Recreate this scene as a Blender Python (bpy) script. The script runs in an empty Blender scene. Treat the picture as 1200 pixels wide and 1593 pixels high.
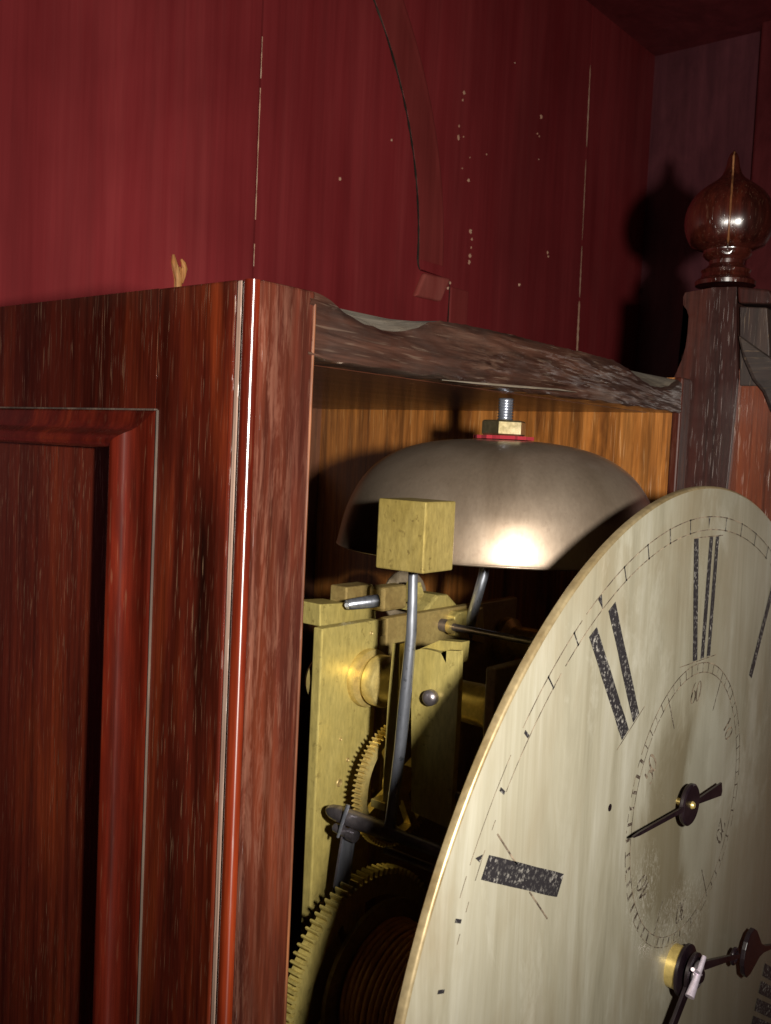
import bpy, bmesh, math, random
from mathutils import Vector, Matrix, noise
R_=math.radians
S=bpy.context.scene; COL=S.collection
random.seed(7)
# ------------------------------------------------------------ camera
YAW,PITCH,ROLL=0.87949838,-0.06273144,0.04709782
CAM=Vector((-0.28710579,-0.11038864,0.15248003)); FPX=1498.26
fw=Vector((math.sin(YAW)*math.cos(PITCH),math.cos(YAW)*math.cos(PITCH),math.sin(PITCH)))
r0=Vector((math.cos(YAW),-math.sin(YAW),0)); u0=r0.cross(fw)
cr=math.cos(ROLL)*r0+math.sin(ROLL)*u0; cu=-math.sin(ROLL)*r0+math.cos(ROLL)*u0
cd=bpy.data.cameras.new('camera'); co=bpy.data.objects.new('camera',cd); COL.objects.link(co)
cd.sensor_fit='VERTICAL'; cd.sensor_height=36; cd.lens=FPX/1593*36; cd.clip_start=.01; cd.clip_end=50
m=Matrix.Identity(4)
for i in range(3): m[i][0]=cr[i]; m[i][1]=cu[i]; m[i][2]=-fw[i]; m[i][3]=CAM[i]
co.matrix_world=m; S.camera=co
cd.dof.use_dof=True; cd.dof.focus_distance=.30; cd.dof.aperture_fstop=55
# ------------------------------------------------------------ light: the camera's flash, right of the lens
w=bpy.data.worlds.new('World'); S.world=w; w.use_nodes=True
w.node_tree.nodes['Background'].inputs[0].default_value=(1,.82,.68,1)
w.node_tree.nodes['Background'].inputs[1].default_value=.015
ld=bpy.data.lights.new('flash','SPOT'); ld.shadow_soft_size=.007; ld.spot_size=R_(108); ld.spot_blend=1; ld.energy=9.3; ld.color=(1,.95,.86)
lo=bpy.data.objects.new('flash',ld); COL.objects.link(lo)
lp=CAM+cr*.060+cu*.0085+fw*.006
lm=(fw-cr*.09+cu*.04).to_track_quat('-Z','Y').to_matrix().to_4x4()
for i in range(3): lm[i][3]=lp[i]
lo.matrix_world=lm
S.view_settings.view_transform='Standard'; S.view_settings.look='None'; S.view_settings.exposure=0; S.view_settings.gamma=1

def at(px,py,ax,v):
    d=fw+cr*((px-600)/FPX)-cu*((py-796.5)/FPX)
    return CAM+d*((v-CAM[ax])/d[ax])

# ------------------------------------------------------------ material helpers
def new_mat(name):
    M=bpy.data.materials.new(name); M.use_nodes=True
    nt=M.node_tree; b=nt.nodes['Principled BSDF']; return M,nt,b
def N(nt,t,**k):
    n=nt.nodes.new(t)
    for a,v in k.items(): setattr(n,a,v)
    return n
def noisen(nt,scale=(1,1,1),s=5,detail=4,rough=.6,dist=0,loc=(0,0,0)):
    tc=N(nt,'ShaderNodeTexCoord'); mp=N(nt,'ShaderNodeMapping'); n=N(nt,'ShaderNodeTexNoise')
    mp.inputs['Scale'].default_value=scale; mp.inputs['Location'].default_value=loc
    nt.links.new(tc.outputs['Object'],mp.inputs[0]); nt.links.new(mp.outputs[0],n.inputs['Vector'])
    n.inputs['Scale'].default_value=s; n.inputs['Detail'].default_value=detail; n.inputs['Roughness'].default_value=rough; n.inputs['Distortion'].default_value=dist
    return n.outputs['Fac']
def ramp(nt,src,stops,interp='LINEAR'):
    r=N(nt,'ShaderNodeValToRGB'); r.color_ramp.interpolation=interp
    e=r.color_ramp.elements
    while len(e)<len(stops): e.new(.5)
    for i,(p,c) in enumerate(stops):
        e[i].position=p; e[i].color=(c,c,c,1) if not isinstance(c,tuple) else (*c,1)
    nt.links.new(src,r.inputs[0]); return r.outputs[0]
def mix(nt,fac,a,b,mode='MIX'):
    n=N(nt,'ShaderNodeMix',data_type='RGBA',blend_type=mode)
    for s,v in ((n.inputs[0],fac),(n.inputs[6],a),(n.inputs[7],b)):
        if hasattr(v,'links') or hasattr(v,'node'): nt.links.new(v,s)
        elif isinstance(v,tuple): s.default_value=(*v,1)
        else: s.default_value=v
    return n.outputs[2]
def mathn(nt,op,a,b):
    n=N(nt,'ShaderNodeMath',operation=op)
    for s,v in ((n.inputs[0],a),(n.inputs[1],b)):
        if isinstance(v,(int,float)): s.default_value=v
        else: nt.links.new(v,s)
    return n.outputs[0]
def bump(nt,b,h,strength,dist=.001):
    n=N(nt,'ShaderNodeBump'); n.inputs['Strength'].default_value=strength; n.inputs['Distance'].default_value=dist
    nt.links.new(h,n.inputs['Height']); nt.links.new(n.outputs[0],b.inputs['Normal'])

def sc(axis,along,across):
    return tuple(along if i==axis else across for i in range(3))
def wood(name,dark,mid,light,pore=(.45,.3,.17),pore_amt=.7,axis=2,rough=.3,coat=.35,dust=0,dustcol=(.34,.29,.21),seed=0,polish=0,top=None,bs=.35,big=18,porescale=620,spec=.5,worn=0,worncol=(.38,.18,.1)):
    M,nt,b=new_mat(name); L=(seed*1.7,seed*.9,seed*1.3)
    a=noisen(nt,sc(axis,.12,1),big*2.2,5,.65,.6,L)      # broad figure
    f=noisen(nt,sc(axis,.03,1),330,4,.7,0,L)      # fine streaks
    col=ramp(nt,a,[(.3,dark),(.5,mid),(.72,light)])
    fs=ramp(nt,f,[(.35,.55),(.65,1.35)])
    col=mix(nt,1.,col,fs,'MULTIPLY')
    p=noisen(nt,sc(axis,.06,1),porescale*2.7,1.2,.5,.25,L)
    gate=noisen(nt,sc(axis,.3,1),95,3,.6,0,(L[0]+3,L[1],L[2]))
    pf=mathn(nt,'MULTIPLY',ramp(nt,p,[(.615,0.),(.72,1.)]),ramp(nt,gate,[(.38,.12),(.66,1.)]))
    pf2=mathn(nt,'MULTIPLY',pf,pore_amt*.72)
    col=mix(nt,pf2,col,pore)
    if worn:
        wn=noisen(nt,sc(axis,.10,1),330,5,.75,.5,(L[0]+9,L[1],L[2]))
        g2=noisen(nt,sc(axis,.35,1),34,3,.55,0,(L[0]+5,L[1]+2,L[2]))
        wf=mathn(nt,'MULTIPLY',ramp(nt,wn,[(.48,0.),(.60,1.)]),ramp(nt,g2,[(.46,0.),(.66,1.)]))
        col=mix(nt,mathn(nt,'MULTIPLY',wf,worn),col,worncol)
    if dust:
        d=noisen(nt,(1,1,1),38,6,.7,.3,(L[0]+7,L[1],L[2]))
        df=mathn(nt,'MULTIPLY',ramp(nt,d,[(.42,0.),(.68,1.)]),dust)
        col=mix(nt,df,col,dustcol)
        nt.links.new(mathn(nt,'ADD',mathn(nt,'MULTIPLY',df,.4),rough),b.inputs['Roughness'])
    else: 
        rn=noisen(nt,sc(axis,.3,1),90,3,.6)
        nt.links.new(mathn(nt,'ADD',mathn(nt,'MULTIPLY',rn,.2),rough-.1),b.inputs['Roughness'])
    if top:
        tc2=N(nt,'ShaderNodeTexCoord'); s2=N(nt,'ShaderNodeSeparateXYZ'); nt.links.new(tc2.outputs['Object'],s2.inputs[0])
        gz=noisen(nt,(1,1,.6),45,5,.65,.4,(L[0]+2,L[1],L[2]))
        q=mathn(nt,'ADD',mathn(nt,'MULTIPLY',mathn(nt,'SUBTRACT',s2.outputs[2],top),22),gz)
        q2=mathn(nt,'MULTIPLY',ramp(nt,q,[(.35,0.),(.95,1.)]),.8)
        top_brown=mix(nt,1.,col,(.42,.62,.75),'MULTIPLY'); top_brown=mix(nt,.30,top_brown,(.075,.05,.035))  # browner and darker towards the top
        col=mix(nt,q2,col,top_brown)
    nt.links.new(col,b.inputs['Base Color'])
    b.inputs['Coat Weight'].default_value=coat; b.inputs['Coat Roughness'].default_value=.18
    b.inputs['Specular IOR Level'].default_value=spec
    if polish:
        cx=N(nt,'ShaderNodeCombineXYZ'); cx.inputs[2].default_value=1
        b.inputs['Anisotropic'].default_value=.92; nt.links.new(cx.outputs[0],b.inputs['Tangent'])
        b.inputs['Specular IOR Level'].default_value=polish
    h=mathn(nt,'SUBTRACT',mathn(nt,'MULTIPLY',f,.35),pf)
    bump(nt,b,h,bs,.0004)
    return M
def metal(name,c1,c2,metallic=.8,rough=.35,streak=(1,1,1),s=60,fine=500,bs=.15,spots=0,spotcol=(.03,.02,.01),seed=0,fa=1):
    M,nt,b=new_mat(name); L=(seed,seed*2.1,seed*.7)
    a=noisen(nt,streak,s,6,.65,.5,L)
    col=ramp(nt,a,[(.35,c1),(.65,c2)])
    f=noisen(nt,streak,fine,3,.6,0,L)
    col=mix(nt,1.,col,ramp(nt,f,[(.3,1-.2*fa),(.7,1+.15*fa)]),'MULTIPLY')
    if spots:
        p=noisen(nt,(1,1,1),420,3,.6,.2,(L[0]+4,0,0)); g=noisen(nt,(1,1,1),70,3,.6,0,L)
        pf=mathn(nt,'MULTIPLY',ramp(nt,p,[(.58,0.),(.68,1.)]),ramp(nt,g,[(.45,0.),(.6,1.)]))
        col=mix(nt,mathn(nt,'MULTIPLY',pf,spots),col,spotcol)
    nt.links.new(col,b.inputs['Base Color']); b.inputs['Metallic'].default_value=metallic
    nt.links.new(mathn(nt,'ADD',mathn(nt,'MULTIPLY',a,.25),rough-.12),b.inputs['Roughness'])
    bump(nt,b,f,bs,.0002)
    return M

W_SIDE=wood('stained_oak_side',(.010,.0025,.0015),(.050,.007,.0035),(.135,.021,.006),pore=(.24,.145,.085),pore_amt=.6,seed=1,coat=.1,rough=.36,polish=.3,porescale=680,top=.192)
W_SRAIL=wood('browned_oak_rail',(.018,.005,.003),(.052,.012,.006),(.11,.026,.010),pore=(.30,.19,.12),pore_amt=.7,dust=.5,dustcol=(.06,.04,.028),seed=21,coat=.1,rough=.45,porescale=640)
W_PANEL=wood('stained_oak_panel',(.034,.006,.003),(.088,.013,.006),(.17,.028,.008),pore=(.28,.17,.10),pore_amt=.6,seed=2,coat=.25,rough=.35,porescale=900)
W_MOULD=wood('polished_moulding',(.016,.003,.002),(.07,.007,.003),(.19,.025,.006),pore=(.2,.11,.06),pore_amt=.3,seed=3,coat=.6,rough=.27,polish=1.,bs=.06)
W_STILE=wood('stile_wood',(.012,.004,.003),(.040,.010,.0065),(.095,.021,.009),pore=(.22,.11,.07),pore_amt=.3,seed=4,coat=.1,rough=.42,polish=.3,worn=.5,worncol=(.17,.075,.05),top=.205)
W_FILLET=wood('dusty_fillet',(.18,.10,.08),(.27,.17,.13),(.36,.25,.20),pore_amt=.1,seed=5,coat=.1,rough=.4,polish=1.)
W_LINE=wood('dusty_joint',(.03,.018,.013),(.08,.052,.038),(.15,.105,.075),pore_amt=.1,seed=25,coat=0,rough=.8,big=60)
W_EDGE=wood('rubbed_edge',(.05,.014,.006),(.12,.038,.016),(.24,.09,.035),pore_amt=.1,seed=26,coat=.2,rough=.5,big=70)
W_SHLD=wood('dusty_shoulder_oak',(.010,.005,.004),(.024,.013,.010),(.055,.036,.027),pore_amt=.3,axis=1,rough=.6,coat=.1,seed=27,dust=.5,dustcol=(.042,.033,.027),big=50)
W_RAIL=wood('rough_rail',(.010,.004,.003),(.028,.011,.007),(.06,.026,.017),pore=(.25,.18,.13),pore_amt=.5,axis=0,rough=.36,coat=.5,seed=6,worn=.5,worncol=(.16,.09,.06),dust=.35,dustcol=(.030,.022,.018),porescale=420,big=60)
W_DUST=wood('dusty_cut_wood',(.05,.036,.026),(.11,.085,.06),(.21,.175,.13),pore_amt=.3,axis=0,rough=.8,coat=0,seed=7,dust=.6,dustcol=(.22,.19,.15))
W_SOFFIT=wood('soffit_wood',(.03,.009,.004),(.065,.018,.008),(.11,.035,.013),pore=(.5,.3,.18),pore_amt=.2,axis=0,rough=.4,coat=.3,seed=8,porescale=500)
W_INNER=wood('golden_inner_oak',(.10,.032,.007),(.27,.095,.018),(.44,.175,.04),pore=(.62,.36,.14),pore_amt=.6,rough=.42,coat=.15,seed=9,porescale=420,big=40)
W_BACK=wood('brown_back_board',(.07,.025,.012),(.13,.05,.025),(.2,.08,.04),pore_amt=.3,rough=.5,coat=0,seed=10)
W_POST=wood('dark_hood_oak',(.012,.004,.003),(.032,.008,.006),(.065,.016,.009),pore=(.20,.12,.09),pore_amt=.5,rough=.4,coat=.1,seed=11,porescale=560,dust=.15,dustcol=(.09,.055,.045))
W_HOOD=wood('red_hood_oak',(.04,.009,.005),(.09,.020,.008),(.16,.038,.013),pore=(.5,.3,.18),pore_amt=.5,rough=.4,coat=.25,seed=12,porescale=560)
W_GREY=wood('dusty_grey_oak',(.014,.006,.005),(.026,.013,.010),(.05,.028,.020),pore_amt=.3,rough=.6,coat=0,seed=13,dust=.5,dustcol=(.036,.028,.023))
W_FINIAL=wood('turned_finial_wood',(.012,.003,.002),(.034,.006,.004),(.075,.014,.006),pore=(.20,.10,.06),pore_amt=.45,rough=.25,coat=.9,seed=14,porescale=500)
W_SEAM=wood('worn_seam_wood',(.11,.035,.015),(.20,.08,.03),(.30,.15,.07),pore_amt=.1,seed=15,coat=.6,rough=.35)
W_SPLINT=wood('splinter_wood',(.25,.08,.02),(.5,.2,.05),(.75,.42,.18),pore_amt=.4,seed=16,rough=.7,coat=0,big=80)

def paint(name,c1,c2,c3,seed=0,rough=.42,streak=.05):
    M,nt,b=new_mat(name); L=(seed,seed*1.3,seed*.4)
    a=noisen(nt,(1,1,streak),48,6,.68,.5,L); c=noisen(nt,(1,1,.03),150,3,.7,0,L); d=noisen(nt,(1,1,.7),7,4,.6,.3,L)
    col=ramp(nt,a,[(.34,c1),(.5,c2),(.66,c3)])
    col=mix(nt,1.,col,ramp(nt,c,[(.32,.88),(.68,1.08)]),'MULTIPLY')
    col=mix(nt,1.,col,ramp(nt,d,[(.32,.78),(.68,1.18)]),'MULTIPLY')
    nt.links.new(col,b.inputs['Base Color']); 
    nt.links.new(mathn(nt,'ADD',mathn(nt,'MULTIPLY',d,.2),rough-.1),b.inputs['Roughness'])
    b.inputs['Specular IOR Level'].default_value=.35
    bump(nt,b,mathn(nt,'ADD',c,a),.12,.0006)
    return M
P_RED=paint('oxblood_paint',(.200,.019,.022),(.225,.025,.028),(.25,.033,.035),1)
P_RED2=paint('oxblood_paint_arch',(.225,.032,.030),(.25,.038,.035),(.28,.045,.041),2)
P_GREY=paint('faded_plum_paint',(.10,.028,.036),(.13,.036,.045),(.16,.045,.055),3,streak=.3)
P_SHADED=paint('shaded_oxblood_paint',(.10,.014,.016),(.13,.019,.022),(.16,.025,.028),8,streak=.5)  # oxblood for ceiling and end wall, the dim corner's shade put into the colour
P_BLOCK=paint('dusty_red_paint',(.33,.06,.05),(.38,.085,.07),(.42,.11,.09),4,streak=.4)
P_BARE=paint('bare_pine',(.6,.3,.2),(.75,.45,.3),(.85,.62,.45),5,.8,.5)
P_CRACKD=paint('dark_crack_shade',(.012,.008,.006),(.03,.022,.016),(.09,.07,.05),9,.9,.6)
P_CRACK=paint('grimy_crack',(.03,.02,.012),(.10,.07,.045),(.4,.3,.2),6,.9,.25)

BRASS=metal('worn_brass',(.45,.355,.105),(.54,.44,.15),.45,.38,(1,1,.3),35,700,.12,.5,(.16,.11,.03),1)
BRASS_B=metal('bright_brass',(.52,.39,.13),(.66,.52,.20),.6,.33,(1,1,1),60,500,.08,.2,(.15,.09,.03),2)
BRASS_H=metal('pitted_hammer_brass',(.31,.23,.065),(.42,.325,.11),.5,.38,(1,1,.35),70,900,.3,.7,(.12,.08,.025),3)
BRASS_D=metal('dull_brass',(.25,.17,.06),(.40,.30,.11),.4,.5,(1,1,1),45,500,.15,.4,(.06,.04,.01),4)
STEEL=metal('bright_steel',(.30,.32,.38),(.50,.52,.58),.85,.3,(1,1,.2),120,700,.2,.5,(.04,.04,.05),5)
STEEL_D=metal('browned_steel',(.14,.12,.13),(.26,.23,.24),.8,.36,(1,1,1),80,500,.2,.3,(.03,.02,.02),6)
BLUED=metal('blackened_steel',(.006,.003,.005),(.014,.008,.010),.0,.3,(1,1,1),80,500,.1,0,seed=7)
PINM=metal('polished_pin_steel',(.75,.62,.78),(.95,.85,.95),.7,.3,(1,1,1),80,500,.05,0,seed=8)
BELLM=metal('tarnished_bell_metal',(.27,.20,.14),(.39,.305,.23),.78,.38,(1,1,.5),24,900,.02,.25,(.18,.125,.09),9,fa=.35)
BELLM.node_tree.nodes['Principled BSDF'].inputs['Coat Weight'].default_value=.55
BELLM.node_tree.nodes['Principled BSDF'].inputs['Coat Roughness'].default_value=.2
GUT=metal('brown_gut_line',(.42,.17,.05),(.60,.30,.11),.1,.4,(1,1,1),60,500,.2,0,seed=10)
FELT,_nt,_b=new_mat('red_felt'); _b.inputs['Base Color'].default_value=(.22,.008,.016,1); _b.inputs['Roughness'].default_value=.95

def dial_mat():
    M,nt,b=new_mat('silvered_brass_dial')
    a=noisen(nt,(1,1,.12),60,8,.66,.7); c=noisen(nt,(1,1,.03),620,5,.8,.1); d=noisen(nt,(1,1,.6),16,5,.6,.4,(3,1,2))
    e=noisen(nt,(1,1,.5),30,6,.7,.5,(5,2,8))
    col=ramp(nt,a,[(.32,(.205,.185,.130)),(.5,(.275,.252,.186)),(.68,(.35,.33,.265))])
    col=mix(nt,mathn(nt,'MULTIPLY',ramp(nt,d,[(.46,0.),(.62,1.)]),.6),col,(.20,.155,.09))
    col=mix(nt,mathn(nt,'MULTIPLY',ramp(nt,e,[(.56,0.),(.70,1.)]),.45),col,(.46,.44,.37))
    col=mix(nt,1.,col,ramp(nt,c,[(.3,.93),(.7,1.05)]),'MULTIPLY')
    # tarnished stain inside the seconds ring, rubbed pale streak beside it
    tc=N(nt,'ShaderNodeTexCoord'); sp=N(nt,'ShaderNodeSeparateXYZ'); nt.links.new(tc.outputs['Object'],sp.inputs[0])
    def blob(cx,cz,rx,rz,soft,edge):
        x=mathn(nt,'DIVIDE',mathn(nt,'SUBTRACT',sp.outputs[0],cx),rx); z=mathn(nt,'DIVIDE',mathn(nt,'SUBTRACT',sp.outputs[2],cz),rz)
        q=mathn(nt,'ADD',mathn(nt,'MULTIPLY',x,x),mathn(nt,'MULTIPLY',z,z))
        q=mathn(nt,'ADD',q,mathn(nt,'MULTIPLY',mathn(nt,'SUBTRACT',e,.5),edge))
        return ramp(nt,q,[(1-soft if soft<1 else 0,1.),(1.,0.)])
    col=mix(nt,mathn(nt,'MULTIPLY',blob(-.013,.047,.027,.037,.6,2.2),.75),col,(.13,.105,.06))
    col=mix(nt,mathn(nt,'MULTIPLY',blob(.010,.05,.016,.036,.55,2.5),.5),col,(.38,.37,.30))
    col=mix(nt,mathn(nt,'MULTIPLY',blob(.055,-.03,.08,.10,.9,1.5),.5),col,(.20,.16,.11))
    sk=noisen(nt,(1,1,.6),900,5,.8,.8,(2,2,9))
    col=mix(nt,mathn(nt,'MULTIPLY',blob(-.002,.010,.026,.016,.8,2.5),mathn(nt,'MULTIPLY',ramp(nt,sk,[(.5,0.),(.6,1.)]),.38)),col,(.55,.52,.45))
    col=mix(nt,mathn(nt,'MULTIPLY',blob(-.030,.030,.012,.016,.8,2.5),mathn(nt,'MULTIPLY',ramp(nt,sk,[(.5,0.),(.6,1.)]),.35)),col,(.55,.52,.45))
    nt.links.new(col,b.inputs['Base Color'])
    b.inputs['Metallic'].default_value=.30
    nt.links.new(mathn(nt,'ADD',mathn(nt,'MULTIPLY',d,.25),.38),b.inputs['Roughness'])
    bump(nt,b,mathn(nt,'ADD',c,mathn(nt,'MULTIPLY',e,.5)),.12,.0003)
    return M
DIAL=dial_mat()
RIM=metal('golden_dial_edge',(.20,.14,.065),(.32,.25,.14),.5,.38,(1,1,1),50,500,.1,.3,(.2,.12,.04),11)
def wax(name,wear):
    M,nt,b=new_mat(name)
    a=noisen(nt,(1,1,1),900,3,.7,0,(2,4,1)); g=noisen(nt,(1,1,1),120,3,.6)
    f=mathn(nt,'MULTIPLY',ramp(nt,a,[(.56-wear*.1,0.),(.70-wear*.1,1.)]),ramp(nt,g,[(.4,.2),(.6,1.)]))
    nt.links.new(mix(nt,f,(.016,.014,.016),(.30,.28,.25)),b.inputs['Base Color'])
    b.inputs['Roughness'].default_value=.5; bump(nt,b,a,.5,.0002)
    return M
WAX=wax('black_numeral_wax',.3)
INK,_nt,_b=new_mat('thin_engraving_ink')
_a=noisen(_nt,(1,1,1),260,4,.7,0,(7,4,1))
_nt.links.new(ramp(_nt,_a,[(.42,(.05,.035,.025)),(.62,(.26,.20,.14))]),_b.inputs['Base Color']); _b.inputs['Roughness'].default_value=.6

INK2,_nt,_b=new_mat('rubbed_engraving_ink')
_a=noisen(_nt,(1,1,1),420,4,.8,0,(3,9,1))
_nt.links.new(ramp(_nt,_a,[(.50,(.05,.035,.025)),(.60,(.26,.23,.18))]),_b.inputs['Base Color']); _b.inputs['Roughness'].default_value=.6

# ------------------------------------------------------------ mesh helpers
def empty(name,loc,label=None,cat=None):
    o=bpy.data.objects.new(name,None); COL.objects.link(o); o.location=loc; o.empty_display_size=.02
    if label: o['label']=label; o['category']=cat
    return o
def worldloc(o):
    v=Vector(o.location)
    return v+(worldloc(o.parent) if o.parent else Vector())
def mk(name,bm,mat,parent=None,smooth=False,bevel=0,label=None,segs=2):
    bmesh.ops.recalc_face_normals(bm,faces=bm.faces[:])
    me=bpy.data.meshes.new(name); bm.to_mesh(me); bm.free()
    for M in (mat if isinstance(mat,(list,tuple)) else [mat]): me.materials.append(M)
    if smooth:
        for p in me.polygons: p.use_smooth=True
    o=bpy.data.objects.new(name,me); COL.objects.link(o)
    if parent:
        o.parent=parent; o.location=-worldloc(parent)
    if bevel:
        b=o.modifiers.new('bevel','BEVEL'); b.width=bevel; b.segments=segs; b.limit_method='ANGLE'; b.angle_limit=R_(40)
        if smooth is None: pass
    if label: o['label']=label
    if smooth=='auto':
        for p in me.polygons: p.use_smooth=True
        try: me.set_sharp_from_angle(angle=R_(35))
        except Exception: pass
    return o
def box(bm,x0,x1,y0,y1,z0,z1,jit=0):
    vs=[bm.verts.new((x,y,z)) for x in (x0,x1) for y in (y0,y1) for z in (z0,z1)]
    for f in ((0,1,3,2),(4,6,7,5),(0,4,5,1),(2,3,7,6),(0,2,6,4),(1,5,7,3)): bm.faces.new([vs[i] for i in f])
    return vs
def bx(*a): bm=bmesh.new(); box(bm,*a); return bm
def prism(bm,pts,ax,a,b):
    """extrude a polygon; ax = axis of extrusion; pts in the two other axes (in order)"""
    def V(p,t):
        if ax==0: return (t,p[0],p[1])
        if ax==1: return (p[0],t,p[1])
        return (p[0],p[1],t)
    A=[bm.verts.new(V(p,a)) for p in pts]; B=[bm.verts.new(V(p,b)) for p in pts]
    n=len(pts)
    fs=[bm.faces.new(A),bm.faces.new(B[::-1])]
    for i in range(n): bm.faces.new((A[i],A[(i+1)%n],B[(i+1)%n],B[i]))
    bmesh.ops.triangulate(bm,faces=fs) if n>4 else None
def pr(pts,ax,a,b): bm=bmesh.new(); prism(bm,pts,ax,a,b); return bm
def frame_to(d):
    d=Vector(d).normalized(); return d.to_track_quat('Z','Y').to_matrix()
def lathe(bm,prof,loc,d=(0,0,1),seg=48,mod=None,caps=True):
    """prof: (radius, height) list revolved about d through loc"""
    Mx=frame_to(d); rings=[]
    for r,h in prof:
        ring=[]
        for i in range(seg):
            a=2*math.pi*i/seg; rr=r*(mod(a,h) if mod else 1)
            ring.append(bm.verts.new(Vector(loc)+Mx@Vector((rr*math.cos(a),rr*math.sin(a),h))))
        rings.append(ring)
    for A,B in zip(rings,rings[1:]):
        for i in range(seg): bm.faces.new((A[i],A[(i+1)%seg],B[(i+1)%seg],B[i]))
    if caps: bm.faces.new(rings[0][::-1]); bm.faces.new(rings[-1])
def la(*a,**k): bm=bmesh.new(); lathe(bm,*a,**k); return bm
def tube(bm,pts,rad,seg=16):
    pts=[Vector(p) for p in pts]; rings=[]; n=len(pts)
    rads=rad if isinstance(rad,(list,tuple)) else [rad]*n
    up=Vector((0.31,.2,.93))
    for i,p in enumerate(pts):
        t=(pts[min(i+1,n-1)]-pts[max(i-1,0)]).normalized()
        s=t.cross(up).normalized(); u=s.cross(t)
        rings.append([bm.verts.new(p+rads[i]*(math.cos(2*math.pi*k/seg)*s+math.sin(2*math.pi*k/seg)*u)) for k in range(seg)])
    for A,B in zip(rings,rings[1:]):
        for k in range(seg): bm.faces.new((A[k],A[(k+1)%seg],B[(k+1)%seg],B[k]))
    bm.faces.new(rings[0][::-1]); bm.faces.new(rings[-1])
def tb(*a,**k): bm=bmesh.new(); tube(bm,*a,**k); return bm
def gear(name,cx,cz,R,y0,y1,n,depth,mat,parent,inner=None,spokes=4,phase=0,rimw=.006,hub=.006):
    w_=R-rimw
    bm=bmesh.new()
    out=[]
    for i in range(n):
        a=2*math.pi*(i+phase)/n; p=2*math.pi/n
        for da,rr in ((-.42,R-depth),(-.22,R-depth*.9),(-.20,R-depth*.25),(-.08,R),(.08,R),(.20,R-depth*.25),(.22,R-depth*.9)):
            out.append((a+da*p,rr))
    def ring(lst,y): return [bm.verts.new((cx+r*math.sin(a),y,cz+r*math.cos(a))) for a,r in lst]
    o0=ring(out,y0); o1=ring(out,y1); inn=[(a,w_) for a,_ in out]; i0=ring(inn,y0); i1=ring(inn,y1)
    m_=len(out)
    for k in range(m_):
        j=(k+1)%m_
        bm.faces.new((o0[k],o0[j],o1[j],o1[k])); bm.faces.new((i0[j],i0[k],i1[k],i1[j]))
        bm.faces.new((o0[j],o0[k],i0[k],i0[j])); bm.faces.new((o1[k],o1[j],i1[j],i1[k]))
    o=mk(name,bm,mat,parent)
    b2=bmesh.new()
    ym=(y0+y1)/2; t=(y1-y0)*.42
    for s in range(spokes):
        a=2*math.pi*(s+.3)/spokes; c,sn=math.cos(a),math.sin(a); hw=.0016
        P=[(cx+c*hub*.8-sn*hw,cz+sn*hub*.8+c*hw),(cx+c*hub*.8+sn*hw,cz+sn*hub*.8-c*hw),(cx+c*(w_+.0005)+sn*hw,cz+sn*(w_+.0005)-c*hw),(cx+c*(w_+.0005)-sn*hw,cz+sn*(w_+.0005)+c*hw)]
        prism(b2,P,1,ym-t,ym+t)
    lathe(b2,[(hub,-t*1.3),(hub,t*1.3)],(cx,ym,cz),(0,1,0),32)
    s_=mk('crossing',b2,mat,None); s_.parent=o; s_.location=(0,0,0)
    return o

# ============================================================ SETTING: the red painted alcove
YW=.29
def struct(o): o['kind']='structure'; return o
wall=struct(mk('back_wall',bx(-1.2,.60,YW+.012,YW+.03,-.5,.56),P_CRACK))
arc=lambda R,a0,a1,n: [(R*math.sin(a0+(a1-a0)*i/n),.28+R*math.cos(a0+(a1-a0)*i/n)) for i in range(n+1)]
RI=.2175
aX=lambda x,R=RI: math.asin(x/R)
# planks of the arched field (left) and the surround (right)
mk('plank',bx(-1.2,-.42,YW,YW+.012,-.5,.56),P_RED,wall,bevel=.0006)
mk('plank',bx(-.4193,.0734,YW,YW+.012,-.5,.56),P_RED,wall,bevel=.0006)
def strips(xl,xr,zs):
    """board whose left and right edges follow curves of height"""
    bm=bmesh.new(); prev=None
    for z in zs:
        a,b=xl(z),xr(z)
        row=[bm.verts.new((a,YW,z)),bm.verts.new((b,YW,z)),bm.verts.new((b,YW+.012,z)),bm.verts.new((a,YW+.012,z))]
        if prev:
            for k in range(4): bm.faces.new((prev[k],prev[(k+1)%4],row[(k+1)%4],row[k]))
        else: bm.faces.new(row[::-1])
        prev=row
    bm.faces.new(prev); return bm
def edge(R,o):
    def f(z):
        if z<.2472: return .2542+o
        if z<.2728: return .2542+o-(z-.2472)*.09
        if z<.28: return .2222+o-(z-.2728)*(.2222-R)/.0072*1.
        d=R*R-(z-.28)**2
        return math.sqrt(d) if d>0 else 0
    return f
e_in=edge(RI-.0014,-.0009); e_out=edge(RI+.0004,.0009)
zt_=.28+math.sqrt(RI*RI-.0742**2)
zz_=[-.5,.1,.2,.2472,.2727,.2729]+[.28+(zt_-.28)*i/40 for i in range(41)]
mk('plank',strips(lambda z:.0742,lambda z:max(e_in(z),.0743),zz_),P_RED,wall)
split=lambda z:.4560+(.4318-.4560)*(z+.5)/.975
zz2=[-.5,.1,.2,.2472,.2727,.2740]+[.28+(zt_-.28)*i/40 for i in range(41)]+[zt_+.001,.56]
mk('plank',strips(lambda z:max(e_out(z),.0742) if z<zt_ else .0742,split,zz2),P_RED,wall)
mk('plank',pr([(.4569,-.5),(.60,-.5),(.60,.56),(.4306,.56)],1,YW,YW+.012),P_RED,wall)
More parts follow.
